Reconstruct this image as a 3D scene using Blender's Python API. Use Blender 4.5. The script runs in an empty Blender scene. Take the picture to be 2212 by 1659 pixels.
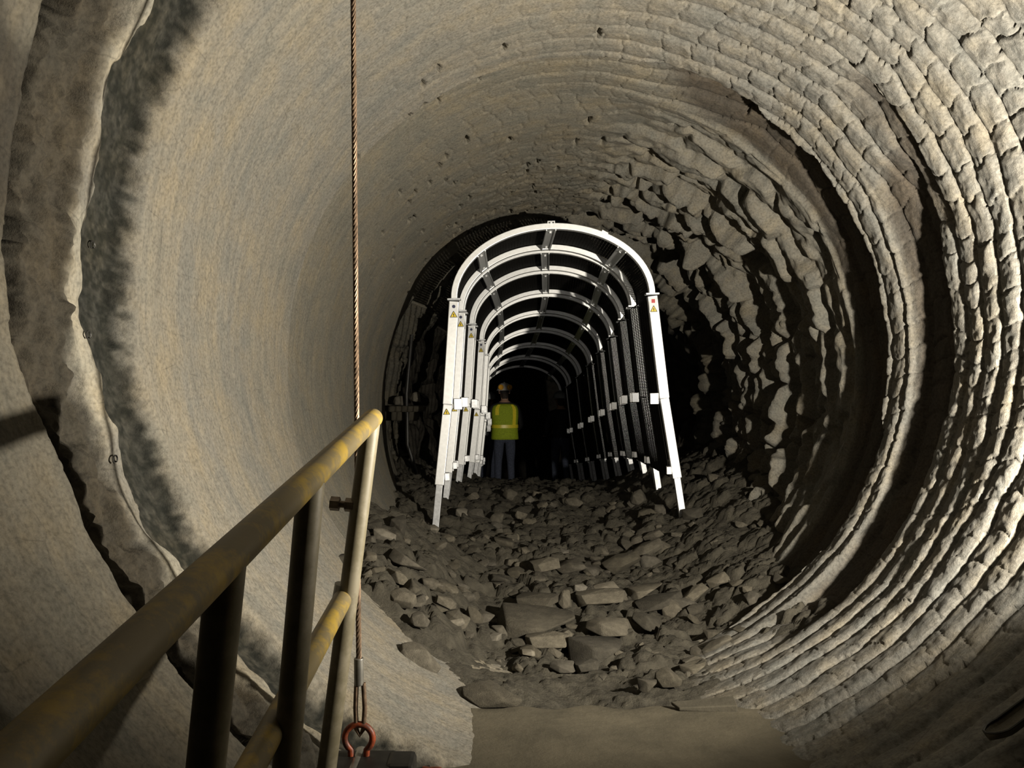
import bpy, bmesh, math, random
import numpy as np
from mathutils import Vector, Matrix

# ------------------------------------------------------------------ camera, world, light, exposure
scene = bpy.context.scene
COL = scene.collection
PI = math.pi
F, CX, CY = 1720.0, 1106.0, 829.5          # focal length in pixels of the 2212 x 1659 frame

cam_d = bpy.data.cameras.new('camera')
cam_d.sensor_width = 36.0
cam_d.lens = F / 2212.0 * 36.0
cam_d.clip_start = 0.02
cam_d.clip_end = 100
cam = bpy.data.objects.new('camera', cam_d)
cam.location = (0, 0, 0)
cam.rotation_euler = (PI / 2, 0, 0)        # level, looking along +Y down the tunnel
COL.objects.link(cam)
scene.camera = cam

world = bpy.data.worlds.new('underground')
scene.world = world
world.use_nodes = True
world.node_tree.nodes['Background'].inputs[0].default_value = (0, 0, 0, 1)
world.node_tree.nodes['Background'].inputs[1].default_value = 0.0

LAMP = (1.72, 1.82, -0.15)                 # work lamp hung by the right wall, just outside the frame
ld = bpy.data.lights.new('work_lamp_light', 'SPOT')     # a wide floodlight turned up the tunnel
ld.energy = 920
ld.color = (1.0, 0.92, 0.77)
ld.spot_size = math.radians(156)
ld.spot_blend = 0.55
ld.shadow_soft_size = 0.035
lo = bpy.data.objects.new('work_lamp_light', ld)
lo.location = LAMP
lo.rotation_euler = Vector((-.50, .70, .51)).to_track_quat('-Z', 'Y').to_euler()
COL.objects.link(lo)
cd_ = bpy.data.lights.new('cap_lamp_light', 'SPOT')      # the photographer's cap lamp, a narrow weak beam
cd_.energy = 45
cd_.color = (1.0, 0.95, 0.86)
cd_.spot_size = math.radians(27)
cd_.spot_blend = 0.8
cd_.shadow_soft_size = 0.02
co_ = bpy.data.objects.new('cap_lamp_light', cd_)
co_.location = (.04, -.06, .13)
co_.rotation_euler = (Vector((.30, 6.0, -.08)) - Vector(co_.location)).to_track_quat('-Z', 'Y').to_euler()
COL.objects.link(co_)

vs = scene.view_settings
vs.view_transform = 'Standard'
vs.look = 'None'
vs.gamma = 1.0
vs.use_curve_mapping = False
vs.exposure = 0.0

rng = np.random.default_rng(7)
random.seed(7)

# ------------------------------------------------------------------ helpers
def at(px, py, d):
    return Vector(((px - CX) / F * d, d, (CY - py) / F * d))

def tag(o, label=None, cat=None, group=None, kind=None):
    if label: o['label'] = label
    if cat: o['category'] = cat
    if group: o['group'] = group
    if kind: o['kind'] = kind
    return o

def empty(name, loc=(0, 0, 0), rot=(0, 0, 0)):
    o = bpy.data.objects.new(name, None)
    o.empty_display_size = 0.1
    o.location = loc
    o.rotation_euler = rot
    COL.objects.link(o)
    return o

def np_mesh(name, co, quads, mat=None, smooth=True, uv=None, col=None):
    """mesh from numpy vertex and quad arrays"""
    me = bpy.data.meshes.new(name)
    nv, nf = len(co), len(quads)
    me.vertices.add(nv)
    me.vertices.foreach_set('co', np.ascontiguousarray(co, dtype=np.float32).ravel())
    me.loops.add(nf * 4)
    me.loops.foreach_set('vertex_index', np.ascontiguousarray(quads, dtype=np.int32).ravel())
    me.polygons.add(nf)
    me.polygons.foreach_set('loop_start', np.arange(0, nf * 4, 4, dtype=np.int32))
    me.polygons.foreach_set('loop_total', np.full(nf, 4, dtype=np.int32))
    if smooth:
        me.polygons.foreach_set('use_smooth', np.ones(nf, dtype=bool))
    me.update(calc_edges=True)
    if uv is not None:
        l = me.uv_layers.new(name='wall_uv')
        l.data.foreach_set('uv', np.ascontiguousarray(uv[quads.ravel()], dtype=np.float32).ravel())
    if col is not None:
        a = me.color_attributes.new('tint', 'FLOAT_COLOR', 'POINT')
        c4 = np.ones((nv, 4), dtype=np.float32)
        c4[:, :3] = col
        a.data.foreach_set('color', c4.ravel())
    if mat: me.materials.append(mat)
    return me

class MB:
    """collects boxes, tubes and lathed shapes into one mesh"""
    def __init__(self): self.v, self.f = [], []
    def add(self, vs_, fs):
        n = len(self.v)
        self.v += [tuple(p) for p in vs_]
        self.f += [tuple(i + n for i in q) for q in fs]
        return self
    def box(self, c, s, rot=None):
        pts = []
        for x in (-.5, .5):
            for y in (-.5, .5):
                for z in (-.5, .5):
                    p = Vector((x * s[0], y * s[1], z * s[2]))
                    if rot is not None: p = rot @ p
                    pts.append(p + Vector(c))
        return self.add(pts, [(0, 1, 3, 2), (4, 6, 7, 5), (0, 4, 5, 1), (2, 3, 7, 6), (0, 2, 6, 4), (1, 5, 7, 3)])
    def beam(self, p, q, w, h, up=(0, 1, 0)):
        """box from p to q; w along 'side', h along 'up'"""
        p, q = Vector(p), Vector(q)
        t = (q - p).normalized()
        u = Vector(up); u = (u - t * u.dot(t)).normalized()
        s = t.cross(u)
        pts = []
        for e in (p, q):
            for a, b in ((-1, -1), (1, -1), (1, 1), (-1, 1)):
                pts.append(e + s * (a * w / 2) + u * (b * h / 2))
        return self.add(pts, [(3, 2, 1, 0), (4, 5, 6, 7), (0, 1, 5, 4), (1, 2, 6, 5), (2, 3, 7, 6), (3, 0, 4, 7)])
    def tube(self, path, r, n=12, closed=False, caps=True):
        path = [Vector(p) for p in path]
        m = len(path)
        rs = r if isinstance(r, (list, tuple)) else [r] * m
        t0 = (path[1] - path[0]).normalized()
        ref = Vector((0, 0, 1)) if abs(t0.z) < .9 else Vector((1, 0, 0))
        u = (ref - t0 * ref.dot(t0)).normalized()
        pts, fs = [], []
        for i, p in enumerate(path):
            if closed: t = (path[(i + 1) % m] - path[i - 1]).normalized()
            elif i == 0: t = t0
            elif i == m - 1: t = (path[i] - path[i - 1]).normalized()
            else: t = (path[i + 1] - path[i - 1]).normalized()
            u = (u - t * u.dot(t)).normalized()
            w = t.cross(u)
            for k in range(n):
                a = 2 * PI * k / n
                pts.append(p + (u * math.cos(a) + w * math.sin(a)) * rs[i])
        for i in range(m if closed else m - 1):
            j = (i + 1) % m
            for k in range(n):
                l = (k + 1) % n
                fs.append((i * n + k, i * n + l, j * n + l, j * n + k))
        if caps and not closed:
            fs.append(tuple(range(n - 1, -1, -1)))
            fs.append(tuple((m - 1) * n + k for k in range(n)))
        return self.add(pts, fs)
    def build(self, name, mat, parent=None, smooth=False, bevel=0, loc=None):
        me = bpy.data.meshes.new(name)
        me.from_pydata(self.v, [], self.f)
        me.materials.append(mat)
        if smooth:
            me.polygons.foreach_set('use_smooth', [True] * len(me.polygons))
        me.update()
        o = bpy.data.objects.new(name, me)
        COL.objects.link(o)
        if parent: o.parent = parent
        if loc is not None: o.location = loc
        if bevel:
            b = o.modifiers.new('bevel', 'BEVEL'); b.width = bevel; b.segments = 2; b.limit_method = 'ANGLE'
        if smooth:
            try:
                me.set_sharp_from_angle(angle=math.radians(40))
            except Exception:
                pass
        return o

# ------------------------------------------------------------------ numpy noise
def _h(ix, iy, seed):
    ix = ix.astype(np.int64).astype(np.uint32); iy = iy.astype(np.int64).astype(np.uint32)
    h = ix * np.uint32(374761393) + iy * np.uint32(668265263) + np.uint32((seed * 2246822519) & 0xffffffff)
    h = (h ^ (h >> np.uint32(13))) * np.uint32(1274126177)
    h = h ^ (h >> np.uint32(16))
    h = h * np.uint32(2654435761)
    h = h ^ (h >> np.uint32(15))
    return h.astype(np.float64) / 4294967295.0

def vnoise(u, v, seed=0):
    iu, iv = np.floor(u), np.floor(v)
    fu, fv = u - iu, v - iv
    fu = fu * fu * fu * (fu * (fu * 6 - 15) + 10); fv = fv * fv * fv * (fv * (fv * 6 - 15) + 10)
    a = _h(iu, iv, seed); b = _h(iu + 1, iv, seed); c = _h(iu, iv + 1, seed); d = _h(iu + 1, iv + 1, seed)
    return (a + (b - a) * fu + (c - a) * fv + (a - b - c + d) * fu * fv) * 2 - 1

def fbm(u, v, seed=0, oc=4, gain=.5):
    r = 0; a = 1.0
    for i in range(oc):
        r = r + a * vnoise(u * 2 ** i + 17.3 * i, v * 2 ** i - 9.1 * i, seed + i)
        a *= gain
    return r

def voronoi(u, v, seed=0, jit=.85):
    """F1, F2-F1 edge measure, cell hash ids, offset to cell centre"""
    iu, iv = np.floor(u), np.floor(v)
    f1 = np.full(u.shape, 9.0); f2 = np.full(u.shape, 9.0)
    ci = np.zeros(u.shape); cj = np.zeros(u.shape); du = np.zeros(u.shape); dv = np.zeros(u.shape)
    for a in (-1, 0, 1):
        for b in (-1, 0, 1):
            gi, gj = iu + a, iv + b
            pu = gi + .5 + (_h(gi, gj, seed) - .5) * jit
            pv = gj + .5 + (_h(gi, gj, seed + 91) - .5) * jit
            d = np.hypot(u - pu, v - pv)
            m = d < f1
            f2 = np.where(m, f1, np.minimum(f2, d))
            f1 = np.where(m, d, f1)
            ci = np.where(m, gi, ci); cj = np.where(m, gj, cj)
            du = np.where(m, u - pu, du); dv = np.where(m, v - pv, dv)
    return f1, f2 - f1, ci, cj, du, dv

def sst(x, a, b):
    t = np.clip((x - a) / (b - a), 0, 1)
    return t * t * (3 - 2 * t)

# ------------------------------------------------------------------ materials
def nodes(name):
    m = bpy.data.materials.new(name)
    m.use_nodes = True
    nt = m.node_tree
    return m, nt, nt.nodes['Principled BSDF']

def N(nt, t, **kw):
    n = nt.nodes.new(t)
    for k, v in kw.items():
        if k.startswith('i_'):
            n.inputs[int(k[2:]) if k[2:].isdigit() else k[2:].replace('_', ' ')].default_value = v
        else: setattr(n, k, v)
    return n

def mixrgb(nt, a, b, fac, mode='MIX'):
    n = nt.nodes.new('ShaderNodeMix'); n.data_type = 'RGBA'; n.blend_type = mode
    for s, val in ((0, fac), (6, a), (7, b)):
        if hasattr(val, 'default_value') or hasattr(val, 'links'): nt.links.new(val, n.inputs[s])
        else: n.inputs[s].default_value = val
    return n.outputs[2]

def ramp(nt, src, stops):
    n = nt.nodes.new('ShaderNodeValToRGB')
    el = n.color_ramp.elements
    while len(el) < len(stops): el.new(.5)
    for e, (p, c) in zip(el, stops):
        e.position = p; e.color = c if len(c) == 4 else (*c, 1)
    nt.links.new(src, n.inputs[0])
    return n.outputs[0]

def bump(nt, bsdf, src, strength, dist):
    b = nt.nodes.new('ShaderNodeBump'); b.inputs['Strength'].default_value = strength; b.inputs['Distance'].default_value = dist
    nt.links.new(src, b.inputs['Height'])
    nt.links.new(b.outputs[0], bsdf.inputs['Normal'])
    return b

def wall_material(name, bump_s=1.0):
    """bored rock: vertex tint x grain, with streaks that follow the cutter head round the bore"""
    m, nt, b = nodes(name)
    L = nt.links
    tc = N(nt, 'ShaderNodeTexCoord')
    tint = N(nt, 'ShaderNodeVertexColor', layer_name='tint')
    uv = N(nt, 'ShaderNodeUVMap', uv_map='wall_uv')
    mp = N(nt, 'ShaderNodeMapping'); mp.inputs['Scale'].default_value = (30, 2.6, 1)
    L.new(uv.outputs[0], mp.inputs[0])
    st = N(nt, 'ShaderNodeTexNoise'); st.inputs['Scale'].default_value = 1.0; st.inputs['Detail'].default_value = 5; st.inputs['Roughness'].default_value = .6
    L.new(mp.outputs[0], st.inputs['Vector'])
    streak = ramp(nt, st.outputs[0], [(.34, (.70, .72, .74)), (.5, (1, 1, 1)), (.66, (1.25, 1.22, 1.15))])
    n1 = N(nt, 'ShaderNodeTexNoise'); n1.inputs['Scale'].default_value = 5; n1.inputs['Detail'].default_value = 6; n1.inputs['Roughness'].default_value = .65
    L.new(tc.outputs['Object'], n1.inputs['Vector'])
    patch = ramp(nt, n1.outputs[0], [(.35, (.86, .90, .94)), (.5, (1, 1, 1)), (.66, (1.12, 1.06, .95))])
    n2 = N(nt, 'ShaderNodeTexNoise'); n2.inputs['Scale'].default_value = 85; n2.inputs['Detail'].default_value = 4
    L.new(tc.outputs['Object'], n2.inputs['Vector'])
    grain = ramp(nt, n2.outputs[0], [(.32, (.66, .66, .66)), (.5, (1, 1, 1)), (.68, (1.22, 1.22, 1.22))])
    c = mixrgb(nt, tint.outputs[0], streak, .5, 'MULTIPLY')
    c = mixrgb(nt, c, patch, .9, 'MULTIPLY')
    c = mixrgb(nt, c, grain, .8, 'MULTIPLY')
    # hairline joints, broken up so that they come and go
    mp2 = N(nt, 'ShaderNodeMapping'); mp2.inputs['Scale'].default_value = (6.5, 8.0, 1)
    L.new(uv.outputs[0], mp2.inputs[0])
    wn = N(nt, 'ShaderNodeTexNoise'); wn.inputs['Scale'].default_value = 3; wn.inputs['Detail'].default_value = 4
    L.new(mp2.outputs[0], wn.inputs['Vector'])
    wv = mixrgb(nt, mp2.outputs[0], wn.outputs['Color'], .16, 'ADD')
    vo = N(nt, 'ShaderNodeTexVoronoi', feature='DISTANCE_TO_EDGE'); vo.inputs['Scale'].default_value = 1; vo.inputs['Randomness'].default_value = .55
    L.new(wv, vo.inputs['Vector'])
    line = ramp(nt, vo.outputs['Distance'], [(.0, (0, 0, 0)), (.022, (1, 1, 1))])
    n4 = N(nt, 'ShaderNodeTexNoise'); n4.inputs['Scale'].default_value = 9; n4.inputs['Detail'].default_value = 3
    L.new(tc.outputs['Object'], n4.inputs['Vector'])
    gate = ramp(nt, n4.outputs[0], [(.45, (1, 1, 1)), (.62, (0, 0, 0))])
    crack = mixrgb(nt, line, (1, 1, 1, 1), gate)
    c = mixrgb(nt, c, crack, .28, 'MULTIPLY')
    L.new(c, b.inputs['Base Color'])
    b.inputs['Roughness'].default_value = .92
    b.inputs['Specular IOR Level'].default_value = .2
    n3 = N(nt, 'ShaderNodeTexNoise'); n3.inputs['Scale'].default_value = 55; n3.inputs['Detail'].default_value = 7; n3.inputs['Roughness'].default_value = .7
    L.new(tc.outputs['Object'], n3.inputs['Vector'])
    b1 = bump(nt, b, n3.outputs[0], .45 * bump_s, .010)
    n5 = N(nt, 'ShaderNodeTexNoise'); n5.inputs['Scale'].default_value = 190; n5.inputs['Detail'].default_value = 4; n5.inputs['Roughness'].default_value = .7
    L.new(tc.outputs['Object'], n5.inputs['Vector'])
    b2 = bump(nt, b, n5.outputs[0], .5, .006)
    L.new(b1.outputs[0], b2.inputs['Normal'])
    return m

def rock_material(name, c0, c1, scale=9, bs=.6, bd=.02, rough=.92):
    m, nt, b = nodes(name)
    L = nt.links
    tc = N(nt, 'ShaderNodeTexCoord')
    oi = N(nt, 'ShaderNodeObjectInfo')
    n1 = N(nt, 'ShaderNodeTexNoise'); n1.inputs['Scale'].default_value = scale; n1.inputs['Detail'].default_value = 7; n1.inputs['Roughness'].default_value = .65
    L.new(tc.outputs['Object'], n1.inputs['Vector'])
    c = ramp(nt, n1.outputs[0], [(.33, c0), (.67, c1)])
    v = ramp(nt, oi.outputs['Random'], [(0, (.78, .78, .80)), (1, (1.18, 1.15, 1.1))])
    c = mixrgb(nt, c, v, 1.0, 'MULTIPLY')
    L.new(c, b.inputs['Base Color'])
    b.inputs['Roughness'].default_value = rough
    b.inputs['Specular IOR Level'].default_value = .2
    n3 = N(nt, 'ShaderNodeTexNoise'); n3.inputs['Scale'].default_value = scale * 5; n3.inputs['Detail'].default_value = 6; n3.inputs['Roughness'].default_value = .7
    L.new(tc.outputs['Object'], n3.inputs['Vector'])
    bump(nt, b, n3.outputs[0], bs, bd)
    return m

def plain(name, color, rough=.6, metal=0.0, var=.15, scale=30, bs=0.0, spec=.5):
    m, nt, b = nodes(name)
    L = nt.links
    tc = N(nt, 'ShaderNodeTexCoord')
    n1 = N(nt, 'ShaderNodeTexNoise'); n1.inputs['Scale'].default_value = scale; n1.inputs['Detail'].default_value = 5
    L.new(tc.outputs['Object'], n1.inputs['Vector'])
    lo_ = tuple(x * (1 - var) for x in color); hi = tuple(x * (1 + var) for x in color)
    L.new(ramp(nt, n1.outputs[0], [(.35, lo_), (.65, hi)]), b.inputs['Base Color'])
    b.inputs['Roughness'].default_value = rough
    b.inputs['Metallic'].default_value = metal
    b.inputs['Specular IOR Level'].default_value = spec
    if bs: bump(nt, b, n1.outputs[0], bs, .003)
    return m

def worn_paint(name, paint, worn, edge=.52, scale=14, rough=.5):
    m, nt, b = nodes(name)
    L = nt.links
    tc = N(nt, 'ShaderNodeTexCoord')
    n1 = N(nt, 'ShaderNodeTexNoise'); n1.inputs['Scale'].default_value = scale; n1.inputs['Detail'].default_value = 8; n1.inputs['Roughness'].default_value = .7
    L.new(tc.outputs['Object'], n1.inputs['Vector'])
    L.new(ramp(nt, n1.outputs[0], [(edge - .07, paint), (edge + .07, worn)]), b.inputs['Base Color'])
    b.inputs['Roughness'].default_value = rough
    bump(nt, b, n1.outputs[0], .25, .002)
    return m

M = {}
M['wall'] = wall_material('bored_rock')
M['drift'] = rock_material('drift_rock', (.025, .023, .02), (.06, .055, .046), 6, .8, .03)
M['rubble'] = rock_material('rubble_fines', (.042, .038, .029), (.085, .077, .058), 14, .8, .02)
M['stone'] = rock_material('loose_stone', (.062, .056, .044), (.112, .101, .079), 8, .6, .015)
M['stone_dark'] = rock_material('dark_loose_stone', (.040, .036, .028), (.070, .063, .048), 8, .6, .015)
M['stone_pale'] = rock_material('pale_loose_stone', (.105, .096, .077), (.165, .15, .122), 8, .5, .012)
M['slab'] = rock_material('dusty_concrete', (.050, .045, .033), (.080, .071, .052), 5, .45, .01)
M['alu'] = plain('brushed_aluminium', (.90, .91, .92), .46, .72, .05, 40, .05)
M['alu_dull'] = plain('dull_galvanised_steel', (.55, .56, .58), .5, .85, .15, 40, .05)
M['mesh'] = plain('dark_steel_mesh', (.012, .011, .010), .9, 0, .2, spec=.1)
M['plate'] = plain('white_sticker', (.72, .73, .74), .5, 0, .04)
M['warn'] = plain('yellow_sticker', (.75, .55, .03), .5, 0, .05)
M['ink'] = plain('black_ink', (.015, .015, .02), .6, 0, .05)
M['navy'] = plain('navy_ink', (.02, .025, .07), .5, 0, .05)
M['red'] = plain('red_ink', (.45, .02, .02), .5, 0, .05)
M['white_block'] = plain('white_plastic', (.85, .86, .86), .4, 0, .03)
M['clamp'] = plain('polished_clamp_metal', (.93, .93, .92), .30, 1.0, .02, 40)
M['rail'] = worn_paint('worn_yellow_paint', (.34, .23, .035), (.16, .125, .06), .47, 11)
M['post'] = worn_paint('worn_grey_paint', (.15, .13, .082), (.21, .185, .13), .52, 12)
M['bolt'] = plain('rusty_bolt_steel', (.23, .19, .15), .5, .7, .35, 60, .3)
M['rope'] = plain('rusty_wire_rope', (.17, .115, .075), .55, .5, .4, 50, .2)
M['ferrule'] = plain('dull_ferrule_metal', (.32, .31, .28), .4, .8, .2, 30)
M['orange'] = worn_paint('orange_shackle_paint', (.30, .055, .015), (.09, .03, .018), .52, 30)
M['blacksteel'] = plain('black_greasy_steel', (.02, .019, .017), .5, .3, .3)
M['vest'] = plain('lime_mesh_vest', (.36, .46, .02), .8, 0, .18, 60)
M['tape'] = plain('reflective_yellow_tape', (.95, .80, .05), .35, 0, .12, 90)
M['jeans'] = plain('blue_jeans', (.055, .065, .10), .9, 0, .3, 60)
M['jacket'] = plain('dark_jacket', (.022, .022, .026), .9, 0, .3, 60)
M['skin'] = plain('skin', (.42, .25, .17), .6, 0, .08, 20)
M['hat'] = plain('white_hard_hat', (.62, .60, .56), .4, 0, .05)
M['hatgrey'] = plain('grey_hard_hat', (.30, .31, .32), .4, 0, .05)
M['muff'] = plain('orange_ear_muff', (.85, .42, .03), .45, 0, .08)
M['boot'] = plain('dark_boot', (.03, .025, .02), .8, 0, .2)
M['hair'] = plain('dark_hair', (.03, .02, .015), .8, 0, .2)

# ------------------------------------------------------------------ the bore
R0 = 1.55
def axis_x(y): return .40 + 0 * y
def axis_z(y): return .53 - .10 * y

S_END = 8.3
sv = np.concatenate([np.arange(-1.6, 1.5, .12), np.arange(1.5, 2.5, .008), np.arange(2.5, 4.6, .007),
                     np.arange(4.6, 7.0, .0125), np.arange(7.0, S_END, .03)])
NT = 1400
tv = np.linspace(-90.0, 270.0, NT + 1)       # degrees; 0 right, 90 crown, 180 left
S, T = np.meshgrid(sv, tv, indexing='ij')
ARC = np.radians(T) * R0

w_right = sst(T, -88, -62) * (1 - sst(T, 62, 100))
w_bot = (1 - sst(T, -85, -55))
w_top = sst(T, 60, 95) * (1 - sst(T, 115, 150))
w_left = sst(T, 105, 135) * (1 - sst(T, 245, 268))
w_left = np.maximum(w_left, 0)

H = np.zeros_like(S)                          # inward relief in metres
# cutter-head kerfs, about 13 cm apart, broken into blocks
P = .13
Sw = S + .022 * fbm(ARC * 1.6, S * 1.2, 3, 3) + .010 * fbm(ARC * 7, S * 5, 5, 2)
K = np.floor(Sw / P)
U = Sw / P - K
ring_w = (1 - sst(S, 4.35, 4.7))
amp = np.where(T < 90, .024 * w_right + .006, .004 + .003 * w_top)
amp = amp * (.35 + .65 * sst(T, -80, -55)) * np.clip(1 - .8 * sst(T, 95, 130), .2, 1)
pillow = 1 - np.abs(2 * U - 1) ** 4
saw = (1 - U)
H += amp * ring_w * (pillow * .60 + saw * .55)
# joints
J = np.zeros_like(S); JW = np.zeros_like(S); JD = np.ones_like(S)
for k in np.unique(K):
    rk = np.random.default_rng(int(k) + 500)
    steps = rk.uniform(.075, .19, 110)
    jt = -2.6 + np.cumsum(steps)
    m = (K == k)
    a = ARC[m] + .012 * np.sin(U[m] * 5 + k) + .008 * vnoise(S[m] * 25, ARC[m] * 25, 8)
    j = np.searchsorted(jt, a)
    j = np.clip(j, 1, len(jt) - 1)
    J[m] = j
    JW[m] = (a - jt[j - 1]) / (jt[j] - jt[j - 1])
    JD[m] = np.minimum(a - jt[j - 1], jt[j] - a)
bh = _h(K, J, 21)
jamp = np.where(T < 90, .0042 * w_right * (.3 + .7 * sst(T, -60, 0)) + .002, .0015) * ring_w
H += jamp * (1 - np.abs(2 * JW - 1) ** 16) + jamp * 1.3 * (bh - .5)
jline = np.exp(-(JD / .006) ** 2) * (.25 + .75 * _h(K, J, 22)) * (bh > .2)
H -= jline * ring_w * (.0065 * w_right * (.25 + .75 * sst(T, -55, 0)) + .006 * w_top)
H -= jline * (1 - ring_w) * .012 * np.maximum(w_top, .5 * sst(T, 120, 150) * (1 - sst(T, 170, 190))) * (1 - sst(S, 6.4, 7))
far_joint = (1 - ring_w) * .004 * (w_top + .4 * w_left)
H += far_joint * (1 - np.abs(2 * JW - 1) ** 12)

# overall waviness and grit
H += .014 * fbm(S * 1.4, ARC * 1.1, 31, 3) * (1 - .5 * w_left)
H += (.0030 * w_right * (.45 + .55 * sst(T, -60, -10)) + .0012) * (1 - .85 * sst(S, 4.2, 4.6)) * fbm(S * 26, ARC * 22, 37, 4)

# two overbreak bands on the right that fall into the lamp's shadow
def band(s0, ln, D, wt, seed, edge=.035):
    s_ = s0 + .05 * fbm(ARC * 1.5, 0 * ARC + seed, seed, 3) + .014 * vnoise(ARC * 9, S * 4, seed + 3)
    t = (S - s_) / ln
    dep = sst(t, 0, edge / ln) * np.clip(1 - t, 0, 1) ** .55
    return np.where((t > 0) & (t < 1), dep, 0) * D * wt
b1w = sst(T, -72, -45) * (1 - sst(T, 50, 84))
b2w = sst(T, -66, -42) * (1 - sst(T, 22, 40))
b3w = sst(T, 12, 26) * (1 - sst(T, 40, 56)) * .6
d1 = band(4.03, .50, .17, b1w, 41)
d2 = band(3.44, .37, .13, b2w, 43)
d3 = band(3.36, .30, .085, b3w, 45)
H -= np.maximum(np.maximum(d1, d2), d3)
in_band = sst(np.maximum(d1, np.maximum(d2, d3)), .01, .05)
# slight whole-ring step where the bore was re-gripped
H -= .022 * sst(S + .02 * fbm(ARC * 2, 0 * S, 47, 2), 4.05, 4.10)

# broken rock of the right wall farther in
w_far = sst(S, 4.42, 4.85) * sst(T, -100, -80) * (1 - sst(T, 55, 92))
w_far = np.maximum(w_far, sst(S, 5.2, 6.2) * (1 - sst(T, -60, -40)) * .8)
gain = .5 + .7 * sst(S, 4.8, 6.0)
us = S + .05 * fbm(S * 4, ARC * 4, 51, 3); vsx = ARC + .07 * fbm(S * 3, ARC * 3, 57, 3) - .35 * (S - 5)
cellf = 1 + .0 * S
f1, fe, ci, cj, du, dv = voronoi(us / .16, vsx / .31, 61)
ch = _h(ci, cj, 63); tx = _h(ci, cj, 64) - .5; ty = _h(ci, cj, 65) - .5
slab_h = (ch - .62) * .19 + (-.05 - .09 * np.abs(tx)) * du * 1.3 + ty * dv * .06 - .075 * (1 - sst(fe, 0, .14))
g1, ge, gi, gj, gu, gv = voronoi(us / .075 + 3.7, vsx / .10, 71)
chip = (_h(gi, gj, 73) - .5) * .050 - .014 * (1 - sst(ge, 0, .2)) - .02 * gu
H += w_far * gain * (slab_h + chip)
H -= w_far * .10 * sst(fbm(S * 1.7, ARC * 1.3, 77, 3), .15, .9) * gain
# crown: small wedge-shaped fall-outs
w_pit = sst(S, 3.6, 4.3) * (1 - sst(S, 7.0, 7.5)) * sst(T, 50, 72) * (1 - sst(T, 128, 150))
p1, pe, pi_, pj, pu, pv = voronoi(S / .15, ARC / .10, 81)
pp = vnoise(S * 1.5, ARC * 1.8, 83) * .5 + .5
pit = (_h(pi_, pj, 85) < .07 + .22 * pp * sst(S, 4.6, 5.6)) * (1 - sst(np.abs(pu) + 1.7 * np.abs(pv) + .12 * vnoise(S * 60, ARC * 60, 86), .24, .36))
H -= w_pit * pit * .16
w_cr = sst(S, 4.6, 5.8) * sst(T, 60, 80) * (1 - sst(T, 100, 135))
H += w_cr * ((_h(gi, gj, 73) - .5) * .018 - .012 * (1 - sst(ge, 0, .12)))

# wear the sharpest steps down a little
def blur(a, n, axis):
    b = a.copy()
    for k in range(1, n + 1):
        b = b + np.roll(a, k, axis) + np.roll(a, -k, axis)
    return b / (2 * n + 1)
HB = blur(blur(H, 2, 1), 1, 0)
wb = sst(S, 4.35, 4.6) * .9 * np.clip(w_far * 3, 0, 1)
H = H * (1 - wb) + HB * wb
H += w_far * (.006 * fbm(S * 18, ARC * 16, 79, 2))

# ragged end of the bore, an overbreak notch behind it
s_end = 7.45 - .60 * np.clip(np.sin(np.radians(T)), 0, 1) + .10 * fbm(ARC * 1.4, 0 * S, 88, 3)
w_end = np.maximum(sst(T, 70, 88), 0) * (1 - sst(T, 262, 269))
H -= w_end * (.42 - .16 * w_top) * sst(S, s_end, s_end + .05) * (1 - .95 * sst(S, s_end + .30 - .22 * w_top * (1 - sst(T, 128, 150)) + .12 * fbm(ARC * 2, 0 * S, 89, 2), s_end + .62 - .28 * w_top))
H += w_end * sst(S, s_end + .1, s_end + .3) * ((_h(ci, cj, 63) - .5) * .12 + chip)

# collar at the near left: grout gutter, whitish crest, rough rock, open gap, concrete
wob = .030 * fbm(ARC * 2.2, 0 * S, 91, 4) + .010 * fbm(ARC * 11, S * 3, 93, 3)
Sc = S + wob
w_c = sst(T, 92, 105)
Sg = Sc + .012 * fbm(ARC * 14, S * 14, 94, 3)
gut = sst(Sg, 2.14, 2.18) * (1 - sst(Sg, 2.36, 2.44))
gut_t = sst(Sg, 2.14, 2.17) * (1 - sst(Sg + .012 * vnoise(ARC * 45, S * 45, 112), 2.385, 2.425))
H -= w_c * .050 * gut
Sr = Sc + .035 * fbm(ARC * 5, S * 2, 96, 4)
crest = sst(Sr, 2.04, 2.07) * (1 - sst(Sr, 2.13, 2.18))
H += w_c * .030 * crest * (.6 + .5 * fbm(ARC * 4, S * 6, 95, 3))
rough = sst(Sc, 1.84, 1.88) * (1 - sst(Sc, 2.04, 2.10))
H += w_c * rough * (.024 * fbm(S * 9, ARC * 7, 97, 4) + .014 * fbm(S * 28, ARC * 24, 98, 3))
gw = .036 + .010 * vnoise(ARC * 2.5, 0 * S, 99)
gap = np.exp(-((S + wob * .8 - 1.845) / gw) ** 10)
H -= w_c * .75 * gap
conc = (1 - sst(S + wob * .8, 1.80, 1.83))
H += w_c * conc * (.012 + .003 * fbm(S * 12, ARC * 10, 101, 3))
step = .035 * w_c * (1 - sst(Sc, 2.36, 2.44)) * (1 - conc)
H -= step * .6

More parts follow.
